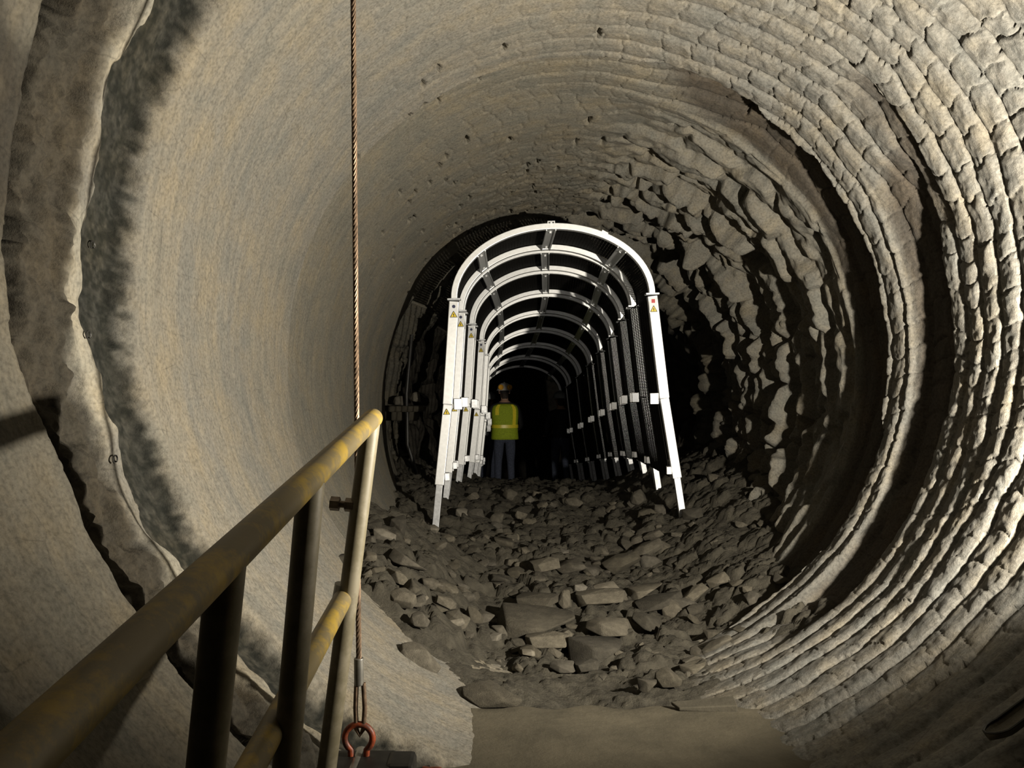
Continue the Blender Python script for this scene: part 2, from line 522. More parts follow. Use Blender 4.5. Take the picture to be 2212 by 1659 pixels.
# tints: rock colours by zone, with shade painted into bands, gap and upper-left collar
beige = np.array([.152, .138, .112]); grey = np.array([.126, .122, .112]); brown = np.array([.036, .031, .023])
green = np.array([.010, .0105, .008]); pale = np.array([.215, .198, .160]); cgrey = np.array([.098, .088, .069]); band_shade = np.array([.034, .026, .019])
def lerp(a, b, w): return a + (b - a) * w[..., None]
TINT = np.broadcast_to(beige, S.shape + (3,)).copy()
TINT = lerp(TINT, grey, .55 * (w_left * .8 + w_top * .4) * sst(fbm(S * 5, ARC * .6, 111, 4), -.5, .5))
TINT = lerp(TINT, grey * .93, .7 * w_right)
TINT = lerp(TINT, np.array([.118, .108, .086]), .75 * sst(S, 4.06, 4.16) * (1 - .35 * w_right))  # darker tone beyond the ring step
TINT = lerp(TINT, band_shade, in_band * .8)  # shade of the overbreak bands painted in as dark brown
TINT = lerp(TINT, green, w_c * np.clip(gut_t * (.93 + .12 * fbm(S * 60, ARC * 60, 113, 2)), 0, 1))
TINT = lerp(TINT, pale, w_c * crest * sst(fbm(S * 6, ARC * 5, 114, 3), -.6, .2))
TINT = lerp(TINT, brown, w_c * rough)
TINT = lerp(TINT, cgrey, w_c * conc)
TINT = lerp(TINT, np.array([.030, .026, .020]), w_c * conc * (1 - sst(T, 176, 187)) * sst(fbm(S * 5, ARC * 4, 115, 3), -1.4, -.3))  # painted shade: upper collar darkened where the lamp beam falls off
TINT = lerp(TINT, np.array([.010, .0085, .0065]), w_c * np.clip(gap * 1.5, 0, 1))  # shade inside the gap painted nearly black into the colour
TINT = lerp(TINT, np.array([.085, .078, .062]), sst(S, 7.2, 7.6))

RR = R0 - H
th = np.radians(T)
CO = np.stack([axis_x(S) + RR * np.cos(th), S, axis_z(S) + RR * np.sin(th)], -1)
nS, nT = S.shape
idx = np.arange(nS * nT).reshape(nS, nT)
q = np.stack([idx[:-1, :-1], idx[1:, :-1], idx[1:, 1:], idx[:-1, 1:]], -1)   # faces look inward
UV = np.stack([S, ARC], -1).reshape(-1, 2)
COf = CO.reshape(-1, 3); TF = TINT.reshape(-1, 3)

# ids of the blocks that can be picked apart: kerf blocks and far slabs of the right wall
fid = np.full((nS - 1, nT - 1), -1, dtype=np.int64)
sF, tF = S[:-1, :-1], T[:-1, :-1]
pxF = CX + F * CO[:-1, :-1, 0] / np.maximum(CO[:-1, :-1, 1], .1)
pyF = CY - F * CO[:-1, :-1, 2] / np.maximum(CO[:-1, :-1, 1], .1)
vis = (pxF > -20) & (pxF < 2232) & (pyF > -20) & (pyF < 1679) & (sF > 1)
kerf = vis & (sF > 2.5) & (sF < 4.3) & (tF > -74) & (tF < 88) & (in_band[:-1, :-1] < .3)
fid[kerf] = (K[:-1, :-1][kerf].astype(np.int64)) * 1000 + J[:-1, :-1][kerf].astype(np.int64)
slabm = vis & (sF > 4.6) & (sF < 7.3) & (tF > -75) & (tF < 72)
fid[slabm] = 10 ** 7 + (ci[:-1, :-1][slabm].astype(np.int64) + 500) * 2000 + (cj[:-1, :-1][slabm].astype(np.int64) + 500)
# projected area of each face
def proj_area():
    px = CX + F * CO[..., 0] / np.maximum(CO[..., 1], .1); pz = CY - F * CO[..., 2] / np.maximum(CO[..., 1], .1)
    ax, ay = px[1:, 1:] - px[:-1, :-1], pz[1:, 1:] - pz[:-1, :-1]
    bx, by = px[:-1, 1:] - px[1:, :-1], pz[:-1, 1:] - pz[1:, :-1]
    return np.abs(ax * by - ay * bx) / 2
PA = proj_area()
flat = fid.ravel(); pa = PA.ravel()
keep = {}
for lo_id, hi_id, nm in ((0, 10 ** 7, 'rock_block'), (10 ** 7, 10 ** 12, 'rock_slab')):
    sel = (flat >= lo_id) & (flat < hi_id)
    ids, inv = np.unique(flat[sel], return_inverse=True)
    area = np.bincount(inv, weights=pa[sel])
    cnt = np.bincount(inv)
    ok = (area > 90) & (cnt > 12)
    order = [i for i in np.argsort(-area) if ok[i]][:300]
    for i in order: keep[int(ids[i])] = nm
qf = q.reshape(-1, 4)
kept_ids = np.array(sorted(keep.keys()))
is_kept = np.isin(flat, kept_ids)

def sub_mesh(name, faces, origin):
    vi, inv = np.unique(faces.ravel(), return_inverse=True)
    return np_mesh(name, COf[vi] - origin, inv.reshape(-1, 4), M['wall'], True, UV[vi], TF[vi])

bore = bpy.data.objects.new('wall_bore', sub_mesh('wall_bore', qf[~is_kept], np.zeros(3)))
COL.objects.link(bore)
tag(bore, 'pale bored rock wall of the round tunnel with cutter grooves', 'wall', kind='structure')
ordr = np.argsort(flat[is_kept], kind='stable')
fk = qf[is_kept][ordr]; ik = flat[is_kept][ordr]
cuts = np.searchsorted(ik, kept_ids)
cuts = np.append(cuts, len(ik))
for n_, i in enumerate(kept_ids):
    fs = fk[cuts[n_]:cuts[n_ + 1]]
    nm = keep[int(i)]
    o = bpy.data.objects.new(nm, sub_mesh(nm, fs, np.zeros(3)))
    COL.objects.link(o)
    o.parent = bore

# ------------------------------------------------------------------ path of the arch frames / drift behind the bore
PD = [6.0, 6.9, 7.86, 9.18, 10.4, 11.5, 13.0, 15.0, 18.0]
PXx = [.31, .30, .345, .40, .405, .39, .33, .20, -.1]
PZ = [.657, .651, .615, .51, .39, .264, .07, -.17, -.5]
def path_x(d): return float(np.interp(d, PD, PXx))
def path_z(d): return float(np.interp(d, PD, PZ))

# rough drift beyond the bore
ds = np.arange(S_END - .12, 19, .045); dt = np.linspace(-90, 270, 300)
S2, T2 = np.meshgrid(ds, dt, indexing='ij')
A2 = np.radians(T2) * 1.6
e1, ee, ei, ej, eu, ev = voronoi(S2 / .35 + .2 * fbm(S2 * 2, A2 * 2, 201, 2), A2 / .4, 203)
R2 = 1.62 + .20 * (_h(ei, ej, 205) - .5) + .12 * (1 - sst(ee, 0, .2)) + .05 * fbm(S2 * 4, A2 * 4, 207, 4)
blend = sst(S2, S_END - .1, S_END + .8)
cxx = (1 - blend) * .40 + blend * np.interp(S2, PD, np.array(PXx) + .06)
czz = (1 - blend) * axis_z(S2) + blend * (np.interp(S2, PD, PZ) - .62)
C2 = np.stack([cxx + R2 * np.cos(np.radians(T2)), S2, czz + R2 * np.sin(np.radians(T2))], -1)
i2 = np.arange(S2.size).reshape(S2.shape)
q2 = np.stack([i2[:-1, :-1], i2[1:, :-1], i2[1:, 1:], i2[:-1, 1:]], -1).reshape(-1, 4)
dr = bpy.data.objects.new('wall_drift', np_mesh('wall_drift', C2.reshape(-1, 3), q2, M['drift'], False))
COL.objects.link(dr)
tag(dr, 'dark rough rock walls of the drift behind the arch frames', 'wall', kind='structure')
# end of the drift
mb = MB(); ring = [tuple(p) for p in C2[-1][::6]]
mb.add(ring + [tuple(C2[-1].mean(0) + np.array([0, .4, 0]))], [(i, (i + 1) % len(ring), len(ring)) for i in range(len(ring))])
o = mb.build('wall_back', M['drift']); tag(o, 'black rock face at the far end of the drift', 'wall', kind='structure')

# ------------------------------------------------------------------ floor
FD = [2.9, 3.2, 3.6, 4.0, 4.5, 5.0, 5.5, 6.0, 6.8, 7.5, 9.0, 10.0, 11.0, 13.3, 16, 19]
FZ = [-1.27, -1.285, -1.32, -1.335, -1.31, -1.27, -1.21, -1.16, -1.09, -1.05, -1.14, -1.28, -1.45, -1.80, -2.15, -2.5]
def floor_z(d): return np.interp(d, FD, FZ)
def floor_full(X, Y):
    c = .36 + .0 * Y
    z = floor_z(Y) + .15 * np.clip(np.abs(X - c) - .25, 0, 3) ** 2 * 1.2 * (1 - sst(Y, 9, 11))
    z = z + .12 * sst(X, .9, 1.5) * (1 - sst(Y, 8, 9))
    z = z + .035 * fbm(X * 3, Y * 3, 301, 3)
    z = z + .30 * sst(-X, 0, .7) * (1 - sst(Y, 4.9, 5.9)) * sst(Y, 2.95, 3.9)
    # a trampled hollow in the middle at the foot of the rise
    z = z - .012 * np.exp(-((X - .3) / .5) ** 2 - ((Y - 4.1) / .4) ** 2)
    return z
ys = np.concatenate([np.arange(2.92, 6.5, .012), np.arange(6.5, 9.5, .025), np.arange(9.5, 18.5, .09)])
xs = np.arange(-1.35, 2.15, .014)
Yg, Xg = np.meshgrid(ys, xs, indexing='ij')
Zg = floor_full(Xg, Yg)
r1, re_, ri, rj, ru, rv = voronoi(Xg / .13 + .3 * fbm(Xg * 5, Yg * 5, 303, 2), Yg / .12, 305)
r2, r2e, r2i, r2j, _, _ = voronoi(Xg / .045, Yg / .045, 307)
rw = sst(Yg, 3.3, 3.7)
lump = (_h(ri, rj, 309) ** 2) * .055 * sst(re_, 0, .25) + .03 * ru * (_h(ri, rj, 310) - .5)
Zg = Zg + rw * lump + (.010 + .006 * rw) * _h(r2i, r2j, 311) * sst(r2e, 0, .3) + .006 * fbm(Xg * 25, Yg * 25, 313, 3)
ig = np.arange(Zg.size).reshape(Zg.shape)
qg = np.stack([ig[:-1, :-1], ig[:-1, 1:], ig[1:, 1:], ig[1:, :-1]], -1).reshape(-1, 4)
bed = bpy.data.objects.new('rubble_bed', np_mesh('rubble_bed', np.stack([Xg, Yg, Zg], -1).reshape(-1, 3), qg, M['rubble'], True))
COL.objects.link(bed)
tag(bed, 'dusty broken rock fines covering the tunnel floor under the arches', 'rubble', kind='stuff')

# concrete invert slab in front
mb = MB()
xs_ = np.linspace(-.62, 1.42, 60); y_ = np.linspace(.6, 3.02, 50)
vl = []; fl = []
for iy, y in enumerate(y_):
    for ix, x in enumerate(xs_):
        ye = y
        if iy == len(y_) - 1:
            ye = y + .035 * math.sin(x * 5) + .02 * math.sin(x * 23 + 1) + (.03 if x > .8 else 0)
        z = -1.22 - .10 * (y - 3.0) + .006 * math.sin(x * 7 + y * 5) - (.012 if iy == len(y_) - 1 else 0) + .05 * max(0, abs(x - .40) - .5) ** 1.0
        vl.append((x, ye, z))
nx = len(xs_)
for iy in range(len(y_) - 1):
    for ix in range(nx - 1):
        a = iy * nx + ix
        fl.append((a, a + 1, a + nx + 1, a + nx))
base = len(vl)
for ix in range(nx):
    x, y, z = vl[(len(y_) - 1) * nx + ix]
    vl.append((x, y + .02, z - .16))
for ix in range(nx - 1):
    a = (len(y_) - 1) * nx + ix
    fl.append((a, a + 1, base + ix + 1, base + ix))
mb.add(vl, fl)
o = mb.build('floor', M['slab'], smooth=True)
tag(o, 'dusty concrete slab on the tunnel invert in front of the rubble', 'floor', kind='structure')

# ------------------------------------------------------------------ loose stones
def hull_rock(seed, n=16, sx=1, sy=1, sz=1, box=.55):
    r = np.random.default_rng(seed)
    bm = bmesh.new()
    for i in range(n):
        p = r.normal(size=3); p /= np.linalg.norm(p)
        p = p / (np.abs(p).max() ** box)
        p *= r.uniform(.82, 1.0)
        bm.verts.new((p[0] * sx / 2, p[1] * sy / 2, p[2] * sz / 2))
    res = bmesh.ops.convex_hull(bm, input=bm.verts)
    bmesh.ops.delete(bm, geom=[g for g in res['geom_interior'] if isinstance(g, bmesh.types.BMVert)], context='VERTS')
    bmesh.ops.dissolve_limit(bm, angle_limit=math.radians(14), verts=bm.verts, edges=bm.edges)
    bmesh.ops.bevel(bm, geom=list(bm.edges), offset=.045, segments=2, profile=.6, affect='EDGES', clamp_overlap=True)
    bmesh.ops.recalc_face_normals(bm, faces=bm.faces)
    for f in bm.faces: f.smooth = True
    me = bpy.data.meshes.new('stone')
    bm.to_mesh(me); bm.free()
    return me
rock_meshes = {}
for k, mm in (('stone', M['stone']), ('stone_dark', M['stone_dark']), ('stone_pale', M['stone_pale'])):
    rock_meshes[k] = []
    for i in range(7):
        me = hull_rock(100 + i, 18 if i % 2 else 14, 1, .8, .55)
        me.materials.append(mm)
        rock_meshes[k].append(me)

def stone(px, py, d, wpx, hpx, kind='stone', label=None, group=None, name='loose_rock', seed=None, roll=0, dep=.75, mesh=None, dz=0, seat=False):
    """a rock seen at pixel (px, py), at distance d, wpx wide and hpx tall there; it rests in the bed"""
    if seat:
        for _ in range(30):
            p = at(px, py, d)
            fz = float(floor_full(np.array([p.x]), np.array([d]))[0]) + .035 + .16 * hpx / F * d
            d = max(3.1, min(8.0, d + (p.z - fz) * 1.6))
    s = wpx / F * d; h = hpx / F * d
    p = at(px, py, d)
    i = random.randrange(7) if mesh is None else mesh
    o = bpy.data.objects.new(name, rock_meshes[kind][i])
    COL.objects.link(o)
    o.location = p + Vector((0, 0, dz))
    o.scale = (s * 1.08, s * dep * 1.25, h / .55 * 1.05)
    o.rotation_euler = (random.uniform(-.12, .12), roll, random.uniform(-.5, .5))
    tag(o, label, 'rock', group)
    return o
G = 'large rocks on the rubble floor'
big = [
 (1150, 1345, 4.45, 205, 72, 'stone_dark', 'largest flat dark rock slab in the middle of the rubble floor', 0),
 (1185, 1388, 4.25, 115, 46, 'stone', 'grey wedge rock under the front edge of the largest slab', 0),
 (1290, 1402, 4.20, 150, 66, 'stone_dark', 'rounded dark boulder nearest the concrete slab', 0),
 (1322, 1355, 4.45, 120, 42, 'stone', 'oblong rock just behind the rounded dark boulder', .06),
 (1300, 1292, 4.85, 128, 40, 'stone', 'flat rectangular rock behind the oblong rock', -.05),
 (1160, 1300, 4.78, 105, 36, 'stone_dark', 'dark low rock behind the largest slab', -.05),
 (1222, 1296, 4.75, 34, 46, 'stone', 'narrow upright stone wedged between two flat rocks', .0),
 (1254, 1273, 4.95, 36, 24, 'stone_pale', 'small pale angular stone beside the palest flat stone', .2),
 (1312, 1268, 5.0, 78, 20, 'stone_pale', 'palest flat stone lying on top of the rubble', -.04),
 (1393, 1275, 4.95, 92, 28, 'stone', 'long flat rock right of the palest flat stone', -.25),
 (1428, 1302, 4.8, 118, 34, 'stone_dark', 'long dark rock leaning toward the right wall', -.25),
 (1405, 1348, 4.55, 90, 40, 'stone_dark', 'dark triangular rock right of the oblong rock', .45),
 (1220, 1440, 4.05, 70, 24, 'stone', 'low stone half buried in gravel before the boulder', .1),
 (1270, 1440, 4.05, 62, 30, 'stone_dark', 'small dark rock tucked under the rounded boulder', -.1),
 (1445, 1465, 3.95, 66, 40, 'stone_dark', 'dark oval rock at the right end of the gravel', .1),
 (1400, 1478, 3.9, 54, 34, 'stone_dark', 'smaller dark stone left of the oval rock', 0),
 (1500, 1440, 4.05, 74, 22, 'stone', 'flat stone against the foot of the right wall', -.25),
 (868, 1292, 4.75, 66, 44, 'stone', 'blocky rock against the left wall foot', .15),
 (882, 1215, 5.2, 106, 34, 'stone', 'long slab leaning along the left wall', .55),
 (828, 1156, 5.6, 58, 28, 'stone_pale', 'pale slab chip against the left wall above the long slab', .35),
 (962, 1304, 4.75, 56, 30, 'stone', 'grey rock at the left edge of the dark hollow', .45),
 (936, 1262, 4.95, 64, 28, 'stone', 'sloping rock behind the blocky rock on the left', .5),
 (908, 1340, 4.5, 48, 36, 'stone', 'grey rock just below the blocky rock on the left', .4),
 (985, 1345, 4.45, 44, 26, 'stone_pale', 'light stone left of the largest slab', .2),
 (1010, 1290, 4.8, 42, 26, 'stone', 'stone on the slope left of the dark low rock', .3),
 (1145, 1412, 4.15, 40, 20, 'stone_pale', 'light flake before the grey wedge rock', .1),
 (1180, 1222, 5.3, 74, 34, 'stone', 'grey rock on the rise behind the flat rocks', -.1),
 (1240, 1222, 5.3, 90, 26, 'stone', 'flat rock on the rise in front of the right arch leg', -.2),
 (1340, 1215, 5.35, 92, 32, 'stone_dark', 'dark rock below the right arch leg', -.3),
 (1395, 1190, 5.5, 84, 34, 'stone', 'rock slab at the left of the dark hole by the right leg', -.5),
 (1120, 1238, 5.2, 56, 22, 'stone_dark', 'dark stone on the rise in the middle', .1),
 (1065, 1500, 3.75, 150, 40, 'stone_dark', 'broad dark rock at the left front edge of the slab', .1),
 (905, 1425, 4.0, 110, 60, 'stone', 'wide plate of rock peeling from the left wall foot', .6),
 (1380, 1075, 6.9, 40, 34, 'stone', 'rock beside the second arch frame on the right', -.4),
 (1545, 1395, 4.25, 90, 26, 'stone', 'flat rock on the lower right wall foot', -.5),
]
for b in big:
    y = b[2]; p = at(b[0], b[1], y)
    stone(b[0], b[1], y, b[3], b[4], b[5], b[6], G, roll=b[7], seat=True)
# many smaller ones; each its own rock, sunk into the bed
def scatter(n, x0, x1, y0, y1, s0, s1, label, group, seed, pale=.04, dark=.40):
    r = random.Random(seed)
    for i in range(n):
        y = y0 + (y1 - y0) * r.random() ** 1.25
        x = r.uniform(x0, x1)
        s = s0 + (s1 - s0) * r.random() ** 2.2
        t = r.random()
        k = 'stone_pale' if t < pale else 'stone_dark' if t < pale + dark else 'stone'
        o = bpy.data.objects.new('loose_stone', rock_meshes[k][r.randrange(7)])
        COL.objects.link(o)
        z = float(floor_full(np.array([x]), np.array([y]))[0])
        o.location = (x, y, z + .012 + s * .10)
        o.scale = (s, s * r.uniform(.7, 1.15), s * r.uniform(.7, 1.2))
        o.rotation_euler = (r.uniform(-.5, .5), r.uniform(-.5, .5), r.uniform(0, 6.28))
        size = 'small' if s < s0 + (s1 - s0) * .10 else 'fist-sized' if s < s0 + (s1 - s0) * .45 else 'larger'
        tone = {'stone': 'grey', 'stone_dark': 'dark', 'stone_pale': 'pale'}[k]
        f_ = (y - y0) / (y1 - y0)
        row = 'near row' if f_ < .33 else 'middle row' if f_ < .66 else 'far row'
        side = 'left half' if x < (x0 + x1) / 2 else 'right half'
        tag(o, f'{size} {tone} {label}, {row}, {side}', 'stone', group)
scatter(70, -.80, -.05, 3.7, 5.6, .06, .19, 'stone in the strip along the left wall', 'stones along the left wall', 5)
scatter(75, -.1, .95, 3.6, 5.6, .05, .16, 'stone among the big rocks mid floor', 'stones in the middle of the floor', 6)
scatter(55, .9, 1.75, 3.8, 6.4, .07, .24, 'stone at the right wall foot', 'stones at the right wall foot', 7)
scatter(60, -.45, 1.15, 5.6, 7.6, .06, .22, 'stone on the rise under the arches', 'stones under the arch frames', 8)

# ------------------------------------------------------------------ aluminium arch frames
HALF = [(0.0, .745), (-.787, .815), (-1.39, .895), (-1.80, .945)]     # z below spring, half width
RISE = .53
def half_at(z):
    zs = [-h[0] for h in HALF]; ws = [h[1] for h in HALF]
    return float(np.interp(-z, zs, ws))

def rib(mbx, y, a=.745, b=RISE, rad=.046, dep=.055, n=40, z0=0.0, a0=0.0, a1=PI):
    pts = []
    for i in range(n + 1):
        t = a0 + (a1 - a0) * i / n
        c, s = math.cos(t), math.sin(t)
        nx_, nz_ = c / a, s / b
        l = math.hypot(nx_, nz_); nx_, nz_ = nx_ / l, nz_ / l
        p = (a * c, b * s)
        for rr, yy in ((-rad / 2, -dep / 2), (rad / 2, -dep / 2), (rad / 2, dep / 2), (-rad / 2, dep / 2)):
            pts.append((p[0] + nx_ * rr, y + yy, z0 + p[1] + nz_ * rr))
    fs = []
    for i in range(n):
        for k in range(4):
            l = (k + 1) % 4
            fs.append((i * 4 + k, i * 4 + l, (i + 1) * 4 + l, (i + 1) * 4 + k))
    fs.append((3, 2, 1, 0)); fs.append(tuple(n * 4 + k for k in range(4)))
    mbx.add(pts, [tuple(reversed(f)) for f in fs])
    return mbx

def tri_sticker(parent, x, y, z, s=.05, sx=1):
    mbx = MB()
    mbx.add([(x - s / 2, y, z - s * .45), (x + s / 2, y, z - s * .45), (x, y, z + s * .45),
             (x - s / 2, y + .002, z - s * .45), (x + s / 2, y + .002, z - s * .45), (x, y + .002, z + s * .45)],
            [(0, 1, 2), (5, 4, 3), (0, 3, 4, 1), (1, 4, 5, 2), (2, 5, 3, 0)])
    o = mbx.build('warning_triangle', M['warn'], parent)
    m2 = MB().box((x, y - .0012, z - s * .08), (s * .12, .002, s * .30))
    m2.box((x, y - .0012, z - s * .33), (s * .12, .002, s * .07))
    m2.beam((x - s * .47, y - .001, z - s * .43), (x + s * .47, y - .001, z - s * .43), .0035, .002)
    m2.beam((x - s * .47, y - .001, z - s * .43), (x, y - .001, z + s * .42), .0035, .002)
    m2.beam((x + s * .47, y - .001, z - s * .43), (x, y - .001, z + s * .42), .0035, .002)
    m2.build('triangle_mark', M['ink'], parent)
    return o

def make_arch(front, L, order, detail, foot_l=0.0, foot_r=0.0):
    sx_, sz_ = path_x(front), path_z(front)
    yaw = -math.atan2(path_x(front + 1) - path_x(front), 1.0)
    root = empty('arch_frame', (sx_ + .05, front, sz_ - 1.80), (0, math.radians(-1.6), yaw))
    tag(root, order, 'arch frame', 'aluminium arch frames in a row')
    Z = 1.80
    pitch = (path_z(front + L) - path_z(front)) / L
    for k, y in enumerate((0.0, L)):
        zz = Z + pitch * y
        rib(MB(), y, z0=zz).build('arch_rib', M['alu'], root, bevel=.004)
        for sgn in (-1, 1):
            fz = (foot_l if sgn < 0 else foot_r) + pitch * y
            m_ = MB()
            p0 = (sgn * .745, y, zz - .015); p1 = (sgn * half_at(-.787), y, zz - .787); p2 = (sgn * half_at(-1.39), y, zz - 1.39)
            m_.beam(p0, p1, .074, .060); m_.beam(p1, p2, .068, .054)
            leg = m_.build('leg', M['alu'], root, bevel=.005)
            e = MB().beam((sgn * half_at(-1.30), y, zz - 1.30), (sgn * half_at(-1.80), y, fz), .050, .042)
            e.build('leg_extension', M['alu_dull'], leg, bevel=.003)
            e = MB().beam((sgn * (half_at(-1.8) - .03), y, fz + .006), (sgn * (half_at(-1.8) + .03), y, fz + .006), .07, .012, (0, 0, 1))
            e.build('foot_plate', M['alu_dull'], leg)
            fl_ = MB().box((sgn * .745, y, zz), (.098, .082, .012)); fl_.build('flange', M['alu_dull'], leg)
            # clamp and latch where the leg is hinged
            c = MB().box((sgn * (.815 - .074), y, zz - .787), (.064, .070, .085), Matrix.Rotation(math.radians(-8.0 * sgn), 3, 'Z'))
            c.build('joint_block', M['clamp'] if sgn > 0 else M['alu_dull'], leg, bevel=.004)
            c = MB().tube([(sgn * (.815 - .075), y - .02, zz - .77), (sgn * (.815 - .095), y - .02, zz - .785), (sgn * (.815 - .095), y - .02, zz - .81), (sgn * (.815 - .075), y - .02, zz - .825)], .005, 6)
            c.build('latch_ring', M['alu_dull'], leg, smooth=True)
            c = MB().box((sgn * (half_at(-1.33) - .05), y, zz - 1.33), (.040, .06, .06), Matrix.Rotation(math.radians(-8.0 * sgn), 3, 'Z')); c.build('leg_collar', M['clamp'] if sgn > 0 else M['alu_dull'], leg, bevel=.004)
            if detail and (k == 0 or sgn < 0):
                yf = y - .0315
                s_ = MB().box((sgn * .748, yf, zz - .085), (.060, .003, .115)); s_.build('sticker_plate', M['plate'], leg)
                d_ = MB()
                if sgn < 0:
                    n = 12; d_.add([(-.748 + .013 * math.cos(2 * PI * i / n), yf - .0025, zz - .055 + .013 * math.sin(2 * PI * i / n)) for i in range(n)] , [tuple(range(n))])
                    d_.build('sticker_dot', M['navy'], leg)
                else:
                    d_.box((.748, yf - .002, zz - .055), (.026, .002, .028)); d_.build('sticker_square', M['red'], leg)
                tri_sticker(leg, sgn * .75, yf - .003, zz - .112, .052)
                if sgn < 0:
                    tri_sticker(leg, -half_at(-.85), y - .0315, zz - .84, .05)
    # stringers joining the ribs
    for ang, nm in ((90, 'crown_stringer'), (137, 'side_stringer'), (43, 'side_stringer')):
        t = math.radians(ang); x, z = .745 * math.cos(t), RISE * math.sin(t)
        u = Vector((math.cos(t) / .745, 0, math.sin(t) / RISE)).normalized()
        m_ = MB()
        off = u * -.012
        m_.beam(Vector((x, -.02, Z + z)) + off, Vector((x, L + .02, Z + z + pitch * L)) + off, .070, .008, u)
        s = Vector((0, 1, 0)).cross(u)
        for e in (-1, 1):
            m_.beam(Vector((x, 0, Z + z)) + off + s * (.035 * e) - u * .008, Vector((x, L, Z + z + pitch * L)) + off + s * (.035 * e) - u * .008, .006, .022, u)
        o = m_.build(nm, M['alu'], root)
        for yy in (.12, L - .12):
            b_ = MB().tube([Vector((x, yy, Z + z + pitch * yy)) + off - u * .004, Vector((x, yy, Z + z + pitch * yy)) + off - u * .016], .010, 8)
            b_.build('bolt_head', M['alu'], o)
    if detail:
        br = MB().box((0, -.005, Z + RISE + .034), (.056, .05, .006)); br.box((-.025, -.005, Z + RISE + .026), (.006, .05, .02)); br.box((.025, -.005, Z + RISE + .026), (.006, .05, .02)); br.box((0, -.005, Z + RISE + .026), (.012, .05, .02))
        br.build('crown_bracket', M['alu'], root)
        br = MB().box((.40, -.004, Z + RISE * math.sin(math.acos(.40 / .745)) + .022), (.05, .05, .02), Matrix.Rotation(math.radians(28), 3, 'Y')); br.build('side_bracket', M['alu'], root)
    # steel mesh on the sides and over the crown: thin bars
    for sgn in (-1, 1):
        m_ = MB()
        nz = 108
        for i in range(nz):
            zz = -.03 - i * 1.36 / nz
            x = sgn * (half_at(zz) + (.030 if sgn < 0 else -.043))
            ye, hh = (L + .19, .0117) if sgn > 0 else (L - .03, .0045)
            m_.add([(x, .04, Z + zz), (x, ye, Z + zz + pitch * L), (x, ye, Z + zz + pitch * L - hh), (x, .04, Z + zz - hh)], [(0, 1, 2, 3)])
        for i in range(9):
            y = .04 + (L - .08) * i / 8
            for za, zb in ((-.03, -.787), (-.787, -1.39)):
                m_.beam((sgn * (half_at(za) + (.030 if sgn < 0 else -.043)), y, Z + za + pitch * y), (sgn * (half_at(zb) + (.030 if sgn < 0 else -.043)), y, Z + zb + pitch * y), .005, .005)
        o = m_.build('side_mesh', M['mesh'], root); o['kind'] = 'stuff'
    m_ = MB()
    n = 92
    for i in range(n):
        t = PI * (i + .5) / n
        a, b = .745 + .028, RISE + .028
        t2 = t + .0315
        m_.add([(a * math.cos(t), .03, Z + b * math.sin(t)), (a * math.cos(t), L - .03, Z + b * math.sin(t) + pitch * L),
                (a * math.cos(t2), L - .03, Z + b * math.sin(t2) + pitch * L), (a * math.cos(t2), .03, Z + b * math.sin(t2))], [(0, 1, 2, 3)])
    for i in range(1, 8):
        y = L * i / 8
        rib(m_, y, .745 + .032, RISE + .032, .006, .006, 30, Z + pitch * y)
    o = m_.build('roof_mesh', M['mesh'], root); o['kind'] = 'stuff'
    return root

fronts = [(6.00, .88), (7.02, .84), (8.02, 1.02), (9.25, 1.02), (10.45, 1.0), (11.65, 1.0), (12.9, 1.0), (14.2, 1.0)]
ords = ['nearest aluminium arch frame with yellow warning stickers on its legs',
        'second aluminium arch frame counted from the front', 'third aluminium arch frame counted from the front',
        'fourth aluminium arch frame counted from the front', 'fifth aluminium arch frame counted from the front',
        'sixth aluminium arch frame, just short of the person in the lime vest', 'seventh aluminium arch frame, dim, around the person in the lime vest',
        'last and farthest arch frame, deep in the dark']
for i, ((fr, L), od) in enumerate(zip(fronts, ords)):
    base_z = path_z(fr) - 1.80
    fl = float(floor_z(fr)) - base_z
    make_arch(fr, L, od, i < 3, 0.0 if i == 0 else max(-.1, min(.25, fl + .02)), 0.0 if i == 0 else max(-.05, min(.25, fl + .05)))

# pale blocks on the ledge in the niche at the left
for px, py, w, h, lab in ((861, 866, 27, 24, 'left pale block in the dark niche left of the arch legs'), (898, 858, 24, 26, 'right pale block in the dark niche left of the arch legs')):
    stone(px, py, 7.75, w, h, 'stone_pale', lab, 'pale blocks in the left niche', name='pale_block', mesh=1)
p = at(880, 876, 7.8)
mb = MB().box((0, 0, -.03), (.34, .26, .06)).box((-.03, .06, -.10), (.26, .14, .10))
o = mb.build('rock_ledge', M['stone_dark'], bevel=.015, loc=p); tag(o, 'dark ledge under the two pale blocks in the left niche', 'ledge')
mb = MB().tube([at(892, 690, 7.7), at(886, 760, 7.7), at(878, 850, 7.7), at(880, 960, 7.7), at(905, 1040, 7.7)], .018, 8)
o = mb.build('hanging_hose', M['blacksteel'], smooth=True); tag(o, 'thin dark hose hanging down the left niche', 'hose')

